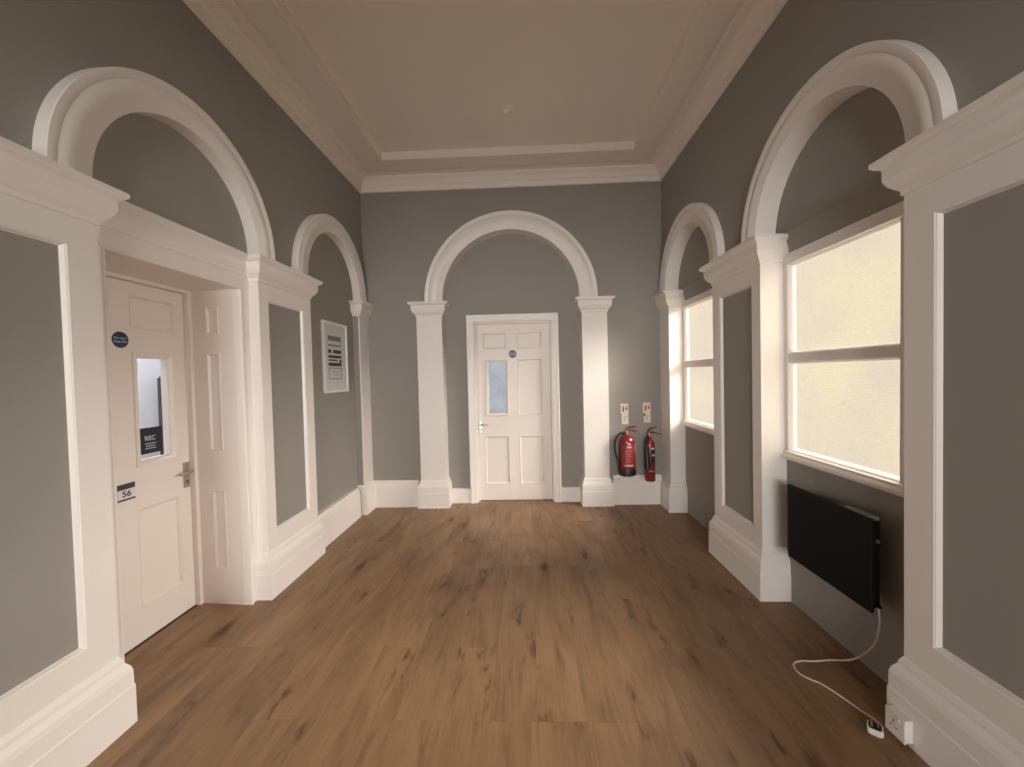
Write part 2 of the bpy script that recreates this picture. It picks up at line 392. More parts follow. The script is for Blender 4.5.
def leaf_face(bm, F, s0, s1, z0, z1, d, thick, panels, holes=()):
    ph = [(p[0], p[1], p[2], p[3]) for p in panels]
    holed(bm, F, s0, s1, z0, z1, d, ph+list(holes))
    for p in panels:
        a0, a1, b0, b1 = p
        loops = []
        for a, dd in ((0, 0), (0.003, -0.003), (0.008, -0.003), (0.014, 0.004), (0.018, 0.010), (0.018, 0.012)):
            loops.append([F(a0+a, d+dd, b0+a), F(a1-a, d+dd, b0+a), F(a1-a, d+dd, b1-a), F(a0+a, d+dd, b1-a)])
        loft(bm, loops, close_ring=True, cap=False)
        a = 0.018; quad(bm, [F(a0+a, d+0.012, b0+a), F(a1-a, d+0.012, b0+a), F(a1-a, d+0.012, b1-a), F(a0+a, d+0.012, b1-a)])
    for h in holes:
        a0, a1, b0, b1 = h
        loft(bm, [[F(a0, dd, b0), F(a1, dd, b0), F(a1, dd, b1), F(a0, dd, b1)] for dd in (d, d+thick)], close_ring=True, cap=False)
    # edges and back
    for s in (s0, s1): quad(bm, [F(s, d, z0), F(s, d+thick, z0), F(s, d+thick, z1), F(s, d, z1)])
    for z in (z0, z1): quad(bm, [F(s0, d, z), F(s1, d, z), F(s1, d+thick, z), F(s0, d+thick, z)])
    holed(bm, F, s0, s1, z0, z1, d+thick, list(holes))

def ring(bm, F, s0, s1, z0, z1, w, d0, d1, steps=None):
    """mitred rectangular frame, outside s0..s1 z0..z1, width w"""
    prof = steps or [(0, d1), (0, d0), (w, d0), (w, d1)]
    loft(bm, [[F(s0+a, d, z0+a), F(s1-a, d, z0+a), F(s1-a, d, z1-a), F(s0+a, d, z1-a)] for a, d in prof], close_ring=True, cap=False)

def tube(bm, pts, r, seg=10, cap=True):
    pts = [Vector(p) for p in pts]; rings = []
    up = Vector((0, 0, 1)); prev = None
    for i, p in enumerate(pts):
        t = (pts[min(i+1, len(pts)-1)]-pts[max(i-1, 0)]).normalized()
        if prev is None:
            a = t.cross(up)
            if a.length < 1e-3: a = t.cross(Vector((1, 0, 0)))
        else:
            a = prev - t*prev.dot(t)
        a.normalize(); prev = a; b = t.cross(a)
        rr = r[i] if isinstance(r, (list, tuple)) else r
        rings.append([p+(a*math.cos(2*PI*k/seg)+b*math.sin(2*PI*k/seg))*rr for k in range(seg)])
    loft(bm, rings, close_ring=True, cap=cap)

def smooth_path(pts, n=8):
    pts = [Vector(p) for p in pts]; out = []
    P = [pts[0]]+pts+[pts[-1]]
    for i in range(1, len(P)-2):
        p0, p1, p2, p3 = P[i-1:i+3]
        for k in range(n):
            t = k/n
            out.append(0.5*((2*p1)+(p2-p0)*t+(2*p0-5*p1+4*p2-p3)*t*t+(3*p1-p0-3*p2+p3)*t**3))
    out.append(pts[-1]); return out

def lathe(bm, prof, cx, cy, seg=28):
    rings = [[Vector((cx+r*math.cos(2*PI*k/seg), cy+r*math.sin(2*PI*k/seg), z)) for k in range(seg)] for r, z in prof]
    loft(bm, rings, close_ring=True)

def disc(bm, F, s, z, r, d0, d1, seg=40):
    loft(bm, [[F(s+q*math.cos(2*PI*k/seg), d, z+q*math.sin(2*PI*k/seg)) for k in range(seg)] for q, d in ((r, d1), (r, d0+0.0006), (r-0.001, d0))], close_ring=True)

def text(name, body, F, s, z, size, d, m, parent, mirror=False, bold=0.0, sx=1.0):
    """lettering lying on a wall plane, built as a mesh"""
    cu = bpy.data.curves.new(name, 'FONT'); cu.body = body; cu.size = size; cu.align_x = 'CENTER'; cu.align_y = 'CENTER'; cu.extrude = 0.0004; cu.offset = bold
    t = bpy.data.objects.new(name, cu); COL.objects.link(t)
    dg = bpy.context.evaluated_depsgraph_get(); dg.update()
    me = bpy.data.meshes.new_from_object(t.evaluated_get(dg)); COL.objects.unlink(t); bpy.data.objects.remove(t)
    sg = -1 if mirror else 1
    for v in me.vertices: v.co = F(s+sg*v.co.x*sx, d-v.co.z, z+v.co.y)
    me.materials.clear(); me.materials.append(m)
    o = bpy.data.objects.new(name, me); COL.objects.link(o)
    if parent: o.parent = parent; o.matrix_parent_inverse = parent.matrix_world.inverted()
    return o

def handle_set(F, s, z, d, direction, parent, lever=0.105, h=0.15, w=0.042):
    hp = bmesh.new(); box(hp, F, s-w/2, s+w/2, d-0.009, d, z-h*0.65, z+h*0.35)
    plate = obj('handle_plate', hp, STEEL, parent, bevel=0.002)
    b = bmesh.new(); tube(b, [F(s, d-0.008, z), F(s, d-0.040, z), F(s+direction*0.006, d-0.050, z), F(s+direction*0.02, d-0.054, z), F(s+direction*lever, d-0.052, z-0.003)], [0.010, 0.009, 0.009, 0.009, 0.008], 12)
    obj('lever', b, STEEL, plate, smooth=True)
    b = bmesh.new(); disc(b, F, s, z-h*0.40, 0.006, d-0.0100, d-0.008, 16); box(b, F, s-0.0025, s+0.0025, d-0.0100, d-0.008, z-h*0.40-0.016, z-h*0.40)
    obj('keyhole', b, BLACK, plate)
    return plate

# ---- left doorway: door_1
dr = empty('door_1', LF(2.1, 2.245, 0), kind='structure')
bm = bmesh.new()   # architrave on the niche wall
for a, b in ((2.525, 2.613), (1.6135, 1.700)):
    s_in, s_out = (a, b) if a > 2 else (b, a)
    sg = 1 if s_out > s_in else -1
    pr = [(s_in, 1.91), (s_in, 1.862), (s_in+sg*0.003, 1.857), (s_in+sg*0.012, 1.857), (s_in+sg*0.015, 1.864), (s_in+sg*0.020, 1.866), (s_out+sg*0.01, 1.866), (s_out+sg*0.01, 1.91)]
    loft(bm, [[LF(s, d, z) for s, d in pr] for z in (0, 2.112)], close_ring=True)
pr = [(1.91, 2.098), (1.862, 2.098), (1.857, 2.101), (1.857, 2.108), (1.864, 2.113), (1.91, 2.114)]
loft(bm, [[LF(s, d, z) for d, z in pr] for s in (1.690, 2.535)], close_ring=True)
obj('architrave', bm, WHITE, dr)
# panelled lining of the deep reveal (slightly splayed)
XD = 2.245
def REV(s, d, z):   # s = distance from the axis (x), d = offset behind the lining face
    return Vector((-s, 2.525 + (s-1.89)*0.075 + d, z))
bm = bmesh.new(); leaf_face(bm, REV, 1.885, 2.225, 0, 2.10, 0.0, 0.02, [(2.02, 2.115, 1.812, 1.992), (2.02, 2.118, 1.03, 1.685), (2.02, 2.118, 0.235, 0.772)])
obj('reveal_lining', bm, DOORW, dr)
bm = bmesh.new(); box(bm, LF, 1.68, 1.70, 1.885, 2.225, 0, 2.10); obj('reveal_lining', bm, DOORW, dr)
bm = bmesh.new(); box(bm, LF, 1.68, 2.57, 1.885, 2.26, 2.100, 2.12); obj('head_lining', bm, DOORW, dr)
bm = bmesh.new()
for a, b in ((2.522, 2.556), (1.70, 1.722)): box(bm, LF, a, b, 2.212, 2.30, 0, 2.10)
box(bm, LF, 1.722, 2.522, 2.212, 2.30, 2.078, 2.10); obj('door_frame', bm, DOORW, dr, bevel=0.003)
bm = bmesh.new()
GL = (2.196, 2.386, 1.046, 1.645)
leaf_face(bm, LF, 1.724, 2.519, 0.008, 2.075, XD, 0.044,
          [(2.166, 2.456, 1.812, 2.008), (1.78, 2.062, 1.812, 2.008), (1.78, 2.058, 1.02, 1.676), (2.160, 2.440, 0.198, 0.772), (1.78, 2.040, 0.198, 0.772)], [GL])
leaf = obj('door_leaf', bm, DOORW, dr)
bm = bmesh.new(); ring(bm, LF, 2.164, 2.424, 1.014, 1.678, 0.03, XD-0.012, XD+0.002, [(0, XD), (0.002, XD-0.012), (0.012, XD-0.013), (0.026, XD-0.004), (0.032, XD+0.001), (0.032, XD+0.02)])
obj('glazing_bead', bm, DOORW, leaf)
bm = bmesh.new(); box(bm, LF, GL[0]-0.003, GL[1]+0.003, XD+0.016, XD+0.022, GL[2]-0.003, GL[3]+0.003); obj('glass_pane', bm, CLEAR, leaf)
handle_set(LF, 2.487, 0.915, XD, -1, leaf, lever=0.095, h=0.165)
bm = bmesh.new(); box(bm, LF, 1.70, 2.55, 2.236, 2.30, 0, 0.005); obj('threshold_strip', bm, GROOVE, dr)

# passage beyond the left door
bm = bmesh.new()
quad(bm, [Vector((-3.5, 1.0, 0)), Vector((-3.5, 5.0, 0)), Vector((-3.5, 5.0, ZC)), Vector((-3.5, 1.0, ZC))])
quad(bm, [Vector((-3.5, 1.0, 0)), Vector((-2.3, 1.0, 0)), Vector((-2.3, 1.0, ZC)), Vector((-3.5, 1.0, ZC))])
quad(bm, [Vector((-3.5, 5.0, 0)), Vector((-1.9, 5.0, 0)), Vector((-1.9, 5.0, ZC)), Vector((-3.5, 5.0, ZC))])
obj('wall_passage', bm, PASSW, kind='structure')

# ---- back door: door_2
dr = empty('door_2', BK(-0.14, 4.62, 0), kind='structure')
bm = bmesh.new()
for sg, si, so in ((-1, -0.590, -0.676), (1, 0.298, 0.383)):
    pr = [(si, 4.62), (si, 4.552), (si+sg*0.010, 4.548), (si+sg*0.022, 4.548), (si+sg*0.026, 4.543), (si+sg*0.056, 4.540), (si+sg*0.060, 4.532), (si+sg*0.080, 4.530), (so, 4.534), (so, 4.60)]
    pass
inn = (-0.590, 0.298, 2.106)
steps = [(0, 4.62), (0, 4.552), (0.010, 4.548), (0.022, 4.548), (0.026, 4.543), (0.056, 4.540), (0.060, 4.532), (0.080, 4.530), (0.086, 4.534), (0.086, 4.60)]
loft(bm, [[BK(inn[0]-a, d, 0), BK(inn[0]-a, d, inn[2]+a), BK(inn[1]+a, d, inn[2]+a), BK(inn[1]+a, d, 0)] for a, d in steps])
obj('architrave', bm, WHITE, dr)
bm = bmesh.new()
for a, b in ((-0.602, -0.572), (0.286, 0.318)): box(bm, BK, a, b, 4.600, 4.72, 0, 2.115)
box(bm, BK, -0.572, 0.286, 4.600, 4.72, 2.090, 2.115); obj('door_frame', bm, DOORW, dr, bevel=0.002)
YD = 4.632
GB = (-0.440, -0.236, 1.046, 1.638)
bm = bmesh.new(); leaf_face(bm, BK, -0.570, 0.284, 0.008, 2.088, YD, 0.044,
    [(-0.502, -0.222, 1.798, 1.990), (-0.108, 0.194, 1.798, 1.990), (-0.098, 0.190, 1.012, 1.676), (-0.500, -0.206, 0.196, 0.772), (-0.092, 0.192, 0.196, 0.772)], [GB])
leaf = obj('door_leaf', bm, DOORW, dr)
bm = bmesh.new(); ring(bm, BK, -0.480, -0.204, 1.010, 1.676, 0.03, 0, 0, [(0, YD), (0.002, YD-0.010), (0.012, YD-0.012), (0.030, YD-0.004), (0.036, YD+0.001), (0.036, YD+0.02)])
obj('glazing_bead', bm, DOORW, leaf)
bm = bmesh.new(); box(bm, BK, GB[0]-0.003, GB[1]+0.003, YD+0.014, YD+0.020, GB[2]-0.003, GB[3]+0.003); obj('glass_pane', bm, DOORGLASS, leaf)['label'] = 'bluish frosted glass pane'
handle_set(BK, -0.545, 0.908, YD, 1, leaf, lever=0.09, h=0.15)

# ---- windows
def window(name, s0, s1):
    w = empty(name, RT((s0+s1)/2, 1.68, ZW0), kind='structure')
    bm = bmesh.new()
    dF, dB = 1.650, 1.702
    # head rail, jambs, transom with small beads
    box(bm, RT, s0-0.045, s1+0.04, dF, dB, ZW1, 2.212)
    box(bm, RT, s0-0.045, s0, dF+0.006, dB, ZW0-0.04, ZW1); box(bm, RT, s1, s1+0.04, dF+0.006, dB, ZW0-0.04, ZW1)
    box(bm, RT, s0, s1, dF+0.006, dB, 1.535, 1.590)
    box(bm, RT, s0, s1, dF+0.006, dB, ZW0-0.04, ZW0)
    obj('window_frame', bm, WHITE, w, bevel=0.003)
    for z0, z1 in ((ZW0, 1.535), (1.590, ZW1)):
        b = bmesh.new(); ring(b, RT, s0, s1, z0, z1, 0.01, 0, 0, [(0, 1.664), (0.004, 1.664), (0.012, 1.680), (0.012, 1.70)]); obj('glazing_bead', b, WHITE, w)
        b = bmesh.new(); box(b, RT, s0+0.008, s1-0.008, 1.690, 1.695, z0+0.008, z1-0.008); obj('glass_pane', b, WINGLASS, w)
    b = bmesh.new()
    pr = [(1.72, 0.972), (1.652, 0.972), (1.644, 0.968), (1.644, 0.955), (1.632, 0.950), (1.626, 0.944), (1.626, 0.930), (1.634, 0.920), (1.650, 0.916), (1.72, 0.916)]
    loft(b, [[RT(s, d, z) for d, z in pr] for s in (s0-0.16, s1+0.036)], close_ring=True)
    obj('window_sill', b, WHITE, w)
    return w
window('window_1', *W1)
window('window_2', *W2)
window('window_3', 0.06, 0.89)

# open glazed doorway behind the camera: its white casing
bm = bmesh.new()
for a, b, z0, z1 in ((-1.66, -1.58, 0, 2.34), (0.98, 1.06, 0, 2.34), (-1.66, 1.06, 2.32, 2.40)): box(bm, BK, a, b, YR-0.05, YR+0.03, z0, z1)
obj(trim_name(), bm, WHITE, kind='structure')
bm = bmesh.new(); box(bm, WORLD, 1.80, 5.5, 1.22, 1.34, 0, 4.6); obj('wall_light_blocker', bm, mat('blocker_render', (0.45, 0.42, 0.36), 0.9), kind='structure')  # unseen wall added to keep the fill lamp out of the two visible windows
bm = bmesh.new(); box(bm, WORLD, -5, 5, -9, YR-0.1, -0.08, 0.0); obj('ground', bm, mat('paving_outside', (0.22, 0.20, 0.18), 0.9), kind='structure')

# ------------------------------------------------------------------ things
# framed print on the left wall
XP = DLR
p = empty('framed_print', LF(3.82, XP-0.01, 1.7), label='white framed print with dark stripes hanging in the left arched niche', cat='picture')
ps0, ps1, pz0, pz1 = 3.560, 4.040, 1.362, 2.042
bm = bmesh.new(); ring(bm, LF, ps0, ps1, pz0, pz1, 0.03, 0, 0, [(0, XP), (0, XP-0.022), (0.003, XP-0.024), (0.022, XP-0.024), (0.025, XP-0.018), (0.025, XP-0.010)])
obj('frame', bm, FRAMEW, p)
bm = bmesh.new(); box(bm, LF, ps0+0.022, ps1-0.022, XP-0.012, XP-0.001, pz0+0.022, pz1-0.022); obj('mount', bm, MOUNT, p)
pr_ = empty('print_sheet', LF(3.82, XP-0.012, 1.7)); pr_.parent = p; pr_.matrix_parent_inverse = p.matrix_world.inverted()
a0, a1 = 3.655, 3.912
def strip(z0, z1, m, s0=a0, s1=a1, nm='printed_stripe'):
    b = bmesh.new(); box(b, LF, s0, s1, XP-0.0134, XP-0.0118, z0, z1); return obj(nm, b, m, pr_)
strip(1.862, 1.908, TEALGREY); strip(1.810, 1.826, TEALGREY); strip(1.742, 1.776, DARKPRINT, a0+0.095); strip(1.742, 1.776, DARKPRINT, a0, a0+0.055)
strip(1.696, 1.722, DARKPRINT); strip(1.668, 1.682, DARKPRINT, a0, a1-0.08); strip(1.618, 1.650, DARKPRINT); strip(1.650, 1.682, DARKPRINT, a1-0.04, a1)
b = bmesh.new(); ring(b, LF, a0, a1, 1.492, 1.602, 0.006, 0, 0, [(0, XP-0.0118), (0, XP-0.0134), (0.006, XP-0.0134), (0.006, XP-0.0118)]); obj('printed_border', b, INK, pr_)
strip(1.560, 1.566, TEALGREY, a0+0.06, a1-0.06, 'printed_line'); strip(1.530, 1.536, TEALGREY, a0+0.10, a1-0.06, 'printed_line')

# round blue signs
def round_sign(F, s, z, d, lab, mirror, r=0.045):
    o = empty('door_sign', F(s, d, z), label=lab, cat='sign', group='round blue signs on the doors')
    bm = bmesh.new(); disc(bm, F, s, z, r, d-0.003, d-0.0002); obj('disc', bm, BLUE, o)
    text('lettering', 'Fire door', F, s, z+0.009, 0.0185, d-0.0034, SIGNTXT, o, mirror, 0.0004)
    text('lettering', 'keep shut', F, s, z-0.010, 0.0185, d-0.0034, SIGNTXT, o, mirror, 0.0004)
round_sign(LF, 2.108, 1.742, XD, 'round navy sign on the left door beside its clear glazed panel', False)
round_sign(BK, -0.150, 1.736, YD, 'small round navy sign high on the back wall door', False)

# number plate 56
o = empty('number_plate', LF(2.10, XD, 0.893), label='number 56 plate with dark top band on the left door', cat='sign')
bm = bmesh.new(); box(bm, LF, 2.052, 2.150, XD-0.003, XD-0.0003, 0.846, 0.940); obj('backing', bm, PAPER, o)
bm = bmesh.new(); box(bm, LF, 2.052, 2.150, XD-0.0037, XD-0.0028, 0.909, 0.940); obj('top_band', bm, DARKSIGN, o)
bm = bmesh.new(); box(bm, LF, 2.052, 2.150, XD-0.0037, XD-0.0028, 0.846, 0.856); obj('bottom_band', bm, DARKSIGN, o)
text('digits', '56', LF, 2.102, 0.882, 0.045, XD-0.0036, INK, o, False, 0.0012, sx=1.15)

# black notice behind the door glass
o = empty('glass_notice', LF(2.27, XD+0.014, 1.15), label='black notice stuck low on the glass of the left door', cat='notice')
bm = bmesh.new(); box(bm, LF, 2.199, 2.344, XD+0.0125, XD+0.0145, 1.078, 1.232); obj('card', bm, NOTICE, o)
text('heading', 'REC', LF, 2.268, 1.168, 0.038, XD+0.0122, SIGNTXT, o, False, 0.0008)
for k in range(3):
    bm = bmesh.new(); box(bm, LF, 2.235+0.006*(k % 2), 2.305-0.008*(k % 2), XD+0.0118, XD+0.0126, 1.134-0.014*k, 1.139-0.014*k); obj('text_line', bm, SIGNTXT, o)

# passage things seen through the glass: dark coat-height curtain beside a white door edge
bm = bmesh.new(); box(bm, WORLD, -3.46, -3.40, 3.55, 3.60, 0.0, 1.56); bmesh.ops.bevel(bm, geom=bm.edges[:], offset=0.02, segments=2, affect='EDGES')
o = obj('curtain', bm, PASSD); o['label'] = 'narrow dark curtain seen through the glass of the left door'; o['category'] = 'curtain'

# extinguisher signs
def ext_sign(s, z0, z1, lab, kind):
    o = empty('extinguisher_sign', BK(s, YB, z0), label=lab, cat='sign', group='fire extinguisher identification signs')
    d = YB
    bm = bmesh.new(); box(bm, BK, s-0.042, s+0.042, d-0.003, d, z1-0.115, z1); obj('symbol_panel', bm, CREAM, o)
    bm = bmesh.new(); box(bm, BK, s-0.034, s+0.042, d-0.003, d, z0, z1-0.117); obj('text_panel', bm, CREAM, o)
    c = s+0.002; zc = z1-0.056
    bm = bmesh.new()
    box(bm, BK, c-0.026, c-0.008, d-0.0038, d-0.0028, zc-0.036, zc+0.022); box(bm, BK, c-0.022, c-0.004, d-0.0038, d-0.0028, zc+0.026, zc+0.034)
    box(bm, BK, c+0.006, c+0.030, d-0.0038, d-0.0028, zc-0.014, zc+0.006); box(bm, BK, c+0.010, c+0.018, d-0.0038, d-0.0028, zc+0.006, zc+0.036)
    box(bm, BK, c+0.022, c+0.028, d-0.0038, d-0.0028, zc+0.010, zc+0.028)
    obj('symbol', bm, SIGNRED, o)
    bm = bmesh.new()
    if kind: box(bm, BK, s-0.034, s-0.020, d-0.0038, d-0.0028, z1-0.150, z1-0.117)
    for k in range(3): box(bm, BK, s-0.018, s+0.024-0.008*k, d-0.0038, d-0.0028, z1-0.150-0.02*k, z1-0.146-0.02*k)
    obj('print', bm, INK if kind else LIGHTGREY, o)
ext_sign(1.104, 0.902, 1.136, 'cream and red sign above the wide extinguisher with black base', 0)
ext_sign(1.352, 0.920, 1.142, 'cream and red sign above the slim extinguisher, nearest the corner', 1)

# water extinguisher
ex, ey = 1.100, 4.378
o = empty('fire_extinguisher', (ex, ey, 0.35), label='wide red fire extinguisher with black base and side hose', cat='fire extinguisher', group='wall hung fire extinguishers')
bm = bmesh.new(); lathe(bm, [(0.075, 0.392), (0.086, 0.396), (0.088, 0.41), (0.088, 0.720), (0.084, 0.748), (0.070, 0.772), (0.045, 0.790), (0.024, 0.798), (0.020, 0.806), (0.020, 0.815)], ex, ey); obj('cylinder', bm, RED, o, smooth=True)
bm = bmesh.new(); lathe(bm, [(0.080, 0.350), (0.090, 0.356), (0.092, 0.37), (0.092, 0.425), (0.089, 0.430), (0.080, 0.430)], ex, ey); obj('base_ring', bm, BLACK, o, smooth=True)
bm = bmesh.new(); lathe(bm, [(0.022, 0.806), (0.026, 0.810), (0.026, 0.824), (0.018, 0.828), (0.016, 0.845), (0.010, 0.85)], ex+0.005, ey, 16); obj('valve', bm, BRASS, o, smooth=True)
bm = bmesh.new(); tube(bm, [(ex-0.01, ey, 0.836), (ex+0.03, ey-0.01, 0.842), (ex+0.105, ey-0.03, 0.834)], [0.011, 0.010, 0.007]); obj('carry_handle', bm, RED, o, smooth=True)
bm = bmesh.new(); tube(bm, [(ex-0.012, ey, 0.852), (ex+0.025, ey-0.008, 0.876), (ex+0.100, ey-0.03, 0.892)], [0.010, 0.009, 0.006]); obj('squeeze_lever', bm, RED, o, smooth=True)
bm = bmesh.new(); tube(bm, smooth_path([(ex-0.012, ey-0.01, 0.826), (ex-0.060, ey-0.02, 0.822), (ex-0.110, ey-0.02, 0.780), (ex-0.136, ey-0.02, 0.690), (ex-0.128, ey-0.02, 0.590), (ex-0.104, ey-0.03, 0.510), (ex-0.098, ey-0.03, 0.440)]), 0.0115, 10); obj('hose', bm, RUBBER, o, smooth=True)
bm = bmesh.new(); tube(bm, [(ex-0.098, ey-0.03, 0.455), (ex-0.096, ey-0.03, 0.380)], [0.014, 0.010]); obj('nozzle', bm, BLACK, o, smooth=True)
def wrap_label(name, r, a0, a1, z0, z1, m, cx, cy, parent):
    bm = bmesh.new(); n = 10
    P = [[Vector((cx+rr*math.sin(a0+(a1-a0)*k/n), cy-rr*math.cos(a0+(a1-a0)*k/n), z)) for k in range(n+1)] for rr, z in ((r, z0), (r, z1))]
    loft(bm, P); return obj(name, bm, m, parent, smooth=True)
lb = wrap_label('label', 0.0885, -0.75, 0.80, 0.46, 0.70, mat('label_red', (0.30, 0.03, 0.035), 0.4), ex, ey, o)
LT = mat('label_print_pink', (0.42, 0.16, 0.15), 0.5); LW = mat('label_print_white', (0.50, 0.42, 0.40), 0.5)
wrap_label('label_band', 0.0888, -0.55, 0.62, 0.462, 0.482, LW, ex, ey, lb)
wrap_label('label_heading', 0.0888, -0.22, 0.35, 0.665, 0.686, LW, ex, ey, lb)
wrap_label('label_heading', 0.0888, -0.12, 0.22, 0.700, 0.716, LW, ex, ey, lb)
for k in range(5): wrap_label('label_line', 0.0888, -0.45, 0.30-0.1*(k % 2), 0.515+0.028*k, 0.523+0.028*k, LT, ex, ey, lb)
wrap_label('service_label', 0.0889, 0.95, 1.25, 0.615, 0.70, LW, ex, ey, o)
bm = bmesh.new(); box(bm, WORLD, ex-0.025, ex+0.025, ey+0.084, YB, 0.74, 0.80); obj('wall_bracket', bm, BLACK, o)

# carbon dioxide extinguisher
ex, ey = 1.346, 4.365
o = empty('fire_extinguisher', (ex, ey, 0.285), label='slim red fire extinguisher with black horn, nearest the corner', cat='fire extinguisher', group='wall hung fire extinguishers')
bm = bmesh.new(); lathe(bm, [(0.046, 0.285), (0.054, 0.290), (0.056, 0.30), (0.056, 0.660), (0.053, 0.695), (0.044, 0.728), (0.030, 0.752), (0.020, 0.762), (0.016, 0.775), (0.014, 0.80)], ex, ey); obj('cylinder', bm, RED, o, smooth=True)
bm = bmesh.new(); lathe(bm, [(0.014, 0.778), (0.019, 0.782), (0.019, 0.812), (0.012, 0.818), (0.008, 0.832)], ex-0.005, ey, 14); obj('valve', bm, BRASS, o, smooth=True)
bm = bmesh.new(); tube(bm, [(ex-0.022, ey, 0.818), (ex+0.03, ey-0.01, 0.824), (ex+0.125, ey-0.03, 0.800)], [0.009, 0.010, 0.006]); obj('carry_handle', bm, RED, o, smooth=True)
bm = bmesh.new(); tube(bm, [(ex-0.020, ey, 0.826), (ex+0.015, ey-0.008, 0.862), (ex+0.070, ey-0.025, 0.882)], [0.009, 0.009, 0.006]); obj('squeeze_lever', bm, RED, o, smooth=True)
bm = bmesh.new(); tube(bm, smooth_path([(ex-0.014, ey-0.01, 0.792), (ex-0.036, ey-0.02, 0.770), (ex-0.048, ey-0.03, 0.720), (ex-0.050, ey-0.035, 0.680)]), 0.010, 10); obj('swivel_pipe', bm, BLACK, o, smooth=True)
bm = bmesh.new(); tube(bm, [(ex-0.050, ey-0.038, 0.690), (ex-0.048, ey-0.040, 0.660), (ex-0.044, ey-0.046, 0.560), (ex-0.040, ey-0.050, 0.450), (ex-0.040, ey-0.050, 0.435)], [0.013, 0.022, 0.028, 0.036, 0.037], 18); obj('horn', bm, BLACK, o, smooth=True)
lb = wrap_label('label', 0.0565, -0.1, 1.25, 0.50, 0.66, mat('label_black', (0.03, 0.02, 0.02), 0.4), ex, ey, o)
wrap_label('label_heading', 0.0568, -0.1, 0.75, 0.640, 0.662, LW, ex, ey, lb)
wrap_label('label_heading', 0.0568, 0.1, 0.85, 0.566, 0.592, LW, ex, ey, lb)
wrap_label('label_band', 0.0568, -0.5, 0.75, 0.398, 0.412, LT, ex, ey, o)
wrap_label('label_band', 0.0568, -0.35, 0.05, 0.435, 0.455, LW, ex, ey, o)
bm = bmesh.new(); box(bm, WORLD, ex-0.018, ex+0.018, ey+0.052, YB, 0.66, 0.72); obj('wall_bracket', bm, BLACK, o)

# panel heater with its cord
o = empty('panel_heater', RT(2.09, 1.60, 0.376), label='black wall mounted panel heater under the nearest right window', cat='heater')
bm = bmesh.new(); box(bm, RT, 1.813, 2.380, 1.540, 1.556, 0.376, 0.808); obj('front_panel', bm, HEAT, o, bevel=0.003)
bm = bmesh.new(); box(bm, RT, 1.826, 2.368, 1.556, 1.592, 0.390, 0.794); obj('body', bm, HEATBOX, o, bevel=0.004)
bm = bmesh.new(); box(bm, RT, 1.826, 1.985, 1.552, 1.590, 0.794, 0.812); obj('top_grille', bm, LIGHTGREY, o, bevel=0.003)
for s in (1.95, 2.25):
    bm = bmesh.new(); box(bm, RT, s, s+0.04, 1.594, 1.668, 0.43, 0.76); obj('wall_bracket', bm, HEATBOX, o)
bm = bmesh.new(); tube(bm, [(1.578, 1.828, 0.700), (1.578, 1.818, 0.700)], 0.009, 14); obj('control_knob', bm, STEEL, o, smooth=True)
bm = bmesh.new(); tube(bm, [(1.580, 1.828, 0.405), (1.580, 1.812, 0.402)], 0.008, 12); obj('cord_grip', bm, HEATBOX, o, smooth=True)
cp = [(1.578, 1.820, 0.40), (1.578, 1.815, 0.36), (1.588, 1.826, 0.31), (1.598, 1.862, 0.20), (1.600, 1.925, 0.105), (1.590, 1.985, 0.035), (1.555, 2.018, 0.008), (1.511, 2.024, 0.0045), (1.430, 2.016, 0.0045), (1.372, 2.018, 0.0045), (1.325, 2.003, 0.0045),
      (1.306, 1.975, 0.0045), (1.304, 1.930, 0.0045), (1.335, 1.892, 0.0045), (1.362, 1.868, 0.0045), (1.399, 1.785, 0.0045), (1.424, 1.712, 0.005), (1.437, 1.672, 0.008), (1.432, 1.640, 0.012), (1.418, 1.625, 0.014)]
bm = bmesh.new(); tube(bm, smooth_path(cp, 6), 0.0042, 8); cord = obj('power_cord', bm, CORD, o, smooth=True)
# three pin plug lying pins up
def PLG(a, b, z):  # rotate about plug centre
    th = math.radians(-38); return Vector((1.392+a*math.cos(th)-b*math.sin(th), 1.622+a*math.sin(th)+b*math.cos(th), z))
bm = bmesh.new()
sh = [(-0.024, -0.020), (-0.018, -0.026), (0.018, -0.026), (0.026, -0.018), (0.026, 0.018), (0.018, 0.026), (-0.018, 0.026), (-0.024, 0.020)]
loft(bm, [[PLG(a*q, b*q, z) for a, b in sh] for q, z in ((0.80, 0.0005), (0.97, 0.005), (1.0, 0.014), (0.98, 0.026), (0.93, 0.027))], close_ring=True)
plug = obj('plug', bm, PLAST, cord, smooth=True); plug['label'] = 'white three pin plug'
o2 = bmesh.new(); loft(o2, [[PLG(a*q, b*q, z) for a, b in sh] for q, z in ((0.80, 0.0255), (0.80, 0.0278))], close_ring=True); obj('plug_face', o2, BLACK, cord)
bm = bmesh.new()
for a, b, w, h in ((0.010, 0.0, 0.002, 0.004), (-0.010, 0.010, 0.003, 0.002), (-0.010, -0.010, 0.003, 0.002)):
    loft(bm, [[PLG(a+i*w, b+j*h, z) for i, j in ((-1, -1), (1, -1), (1, 1), (-1, 1))] for z in (0.027, 0.044)], close_ring=True)
obj('plug_pins', bm, BRASS, cord)

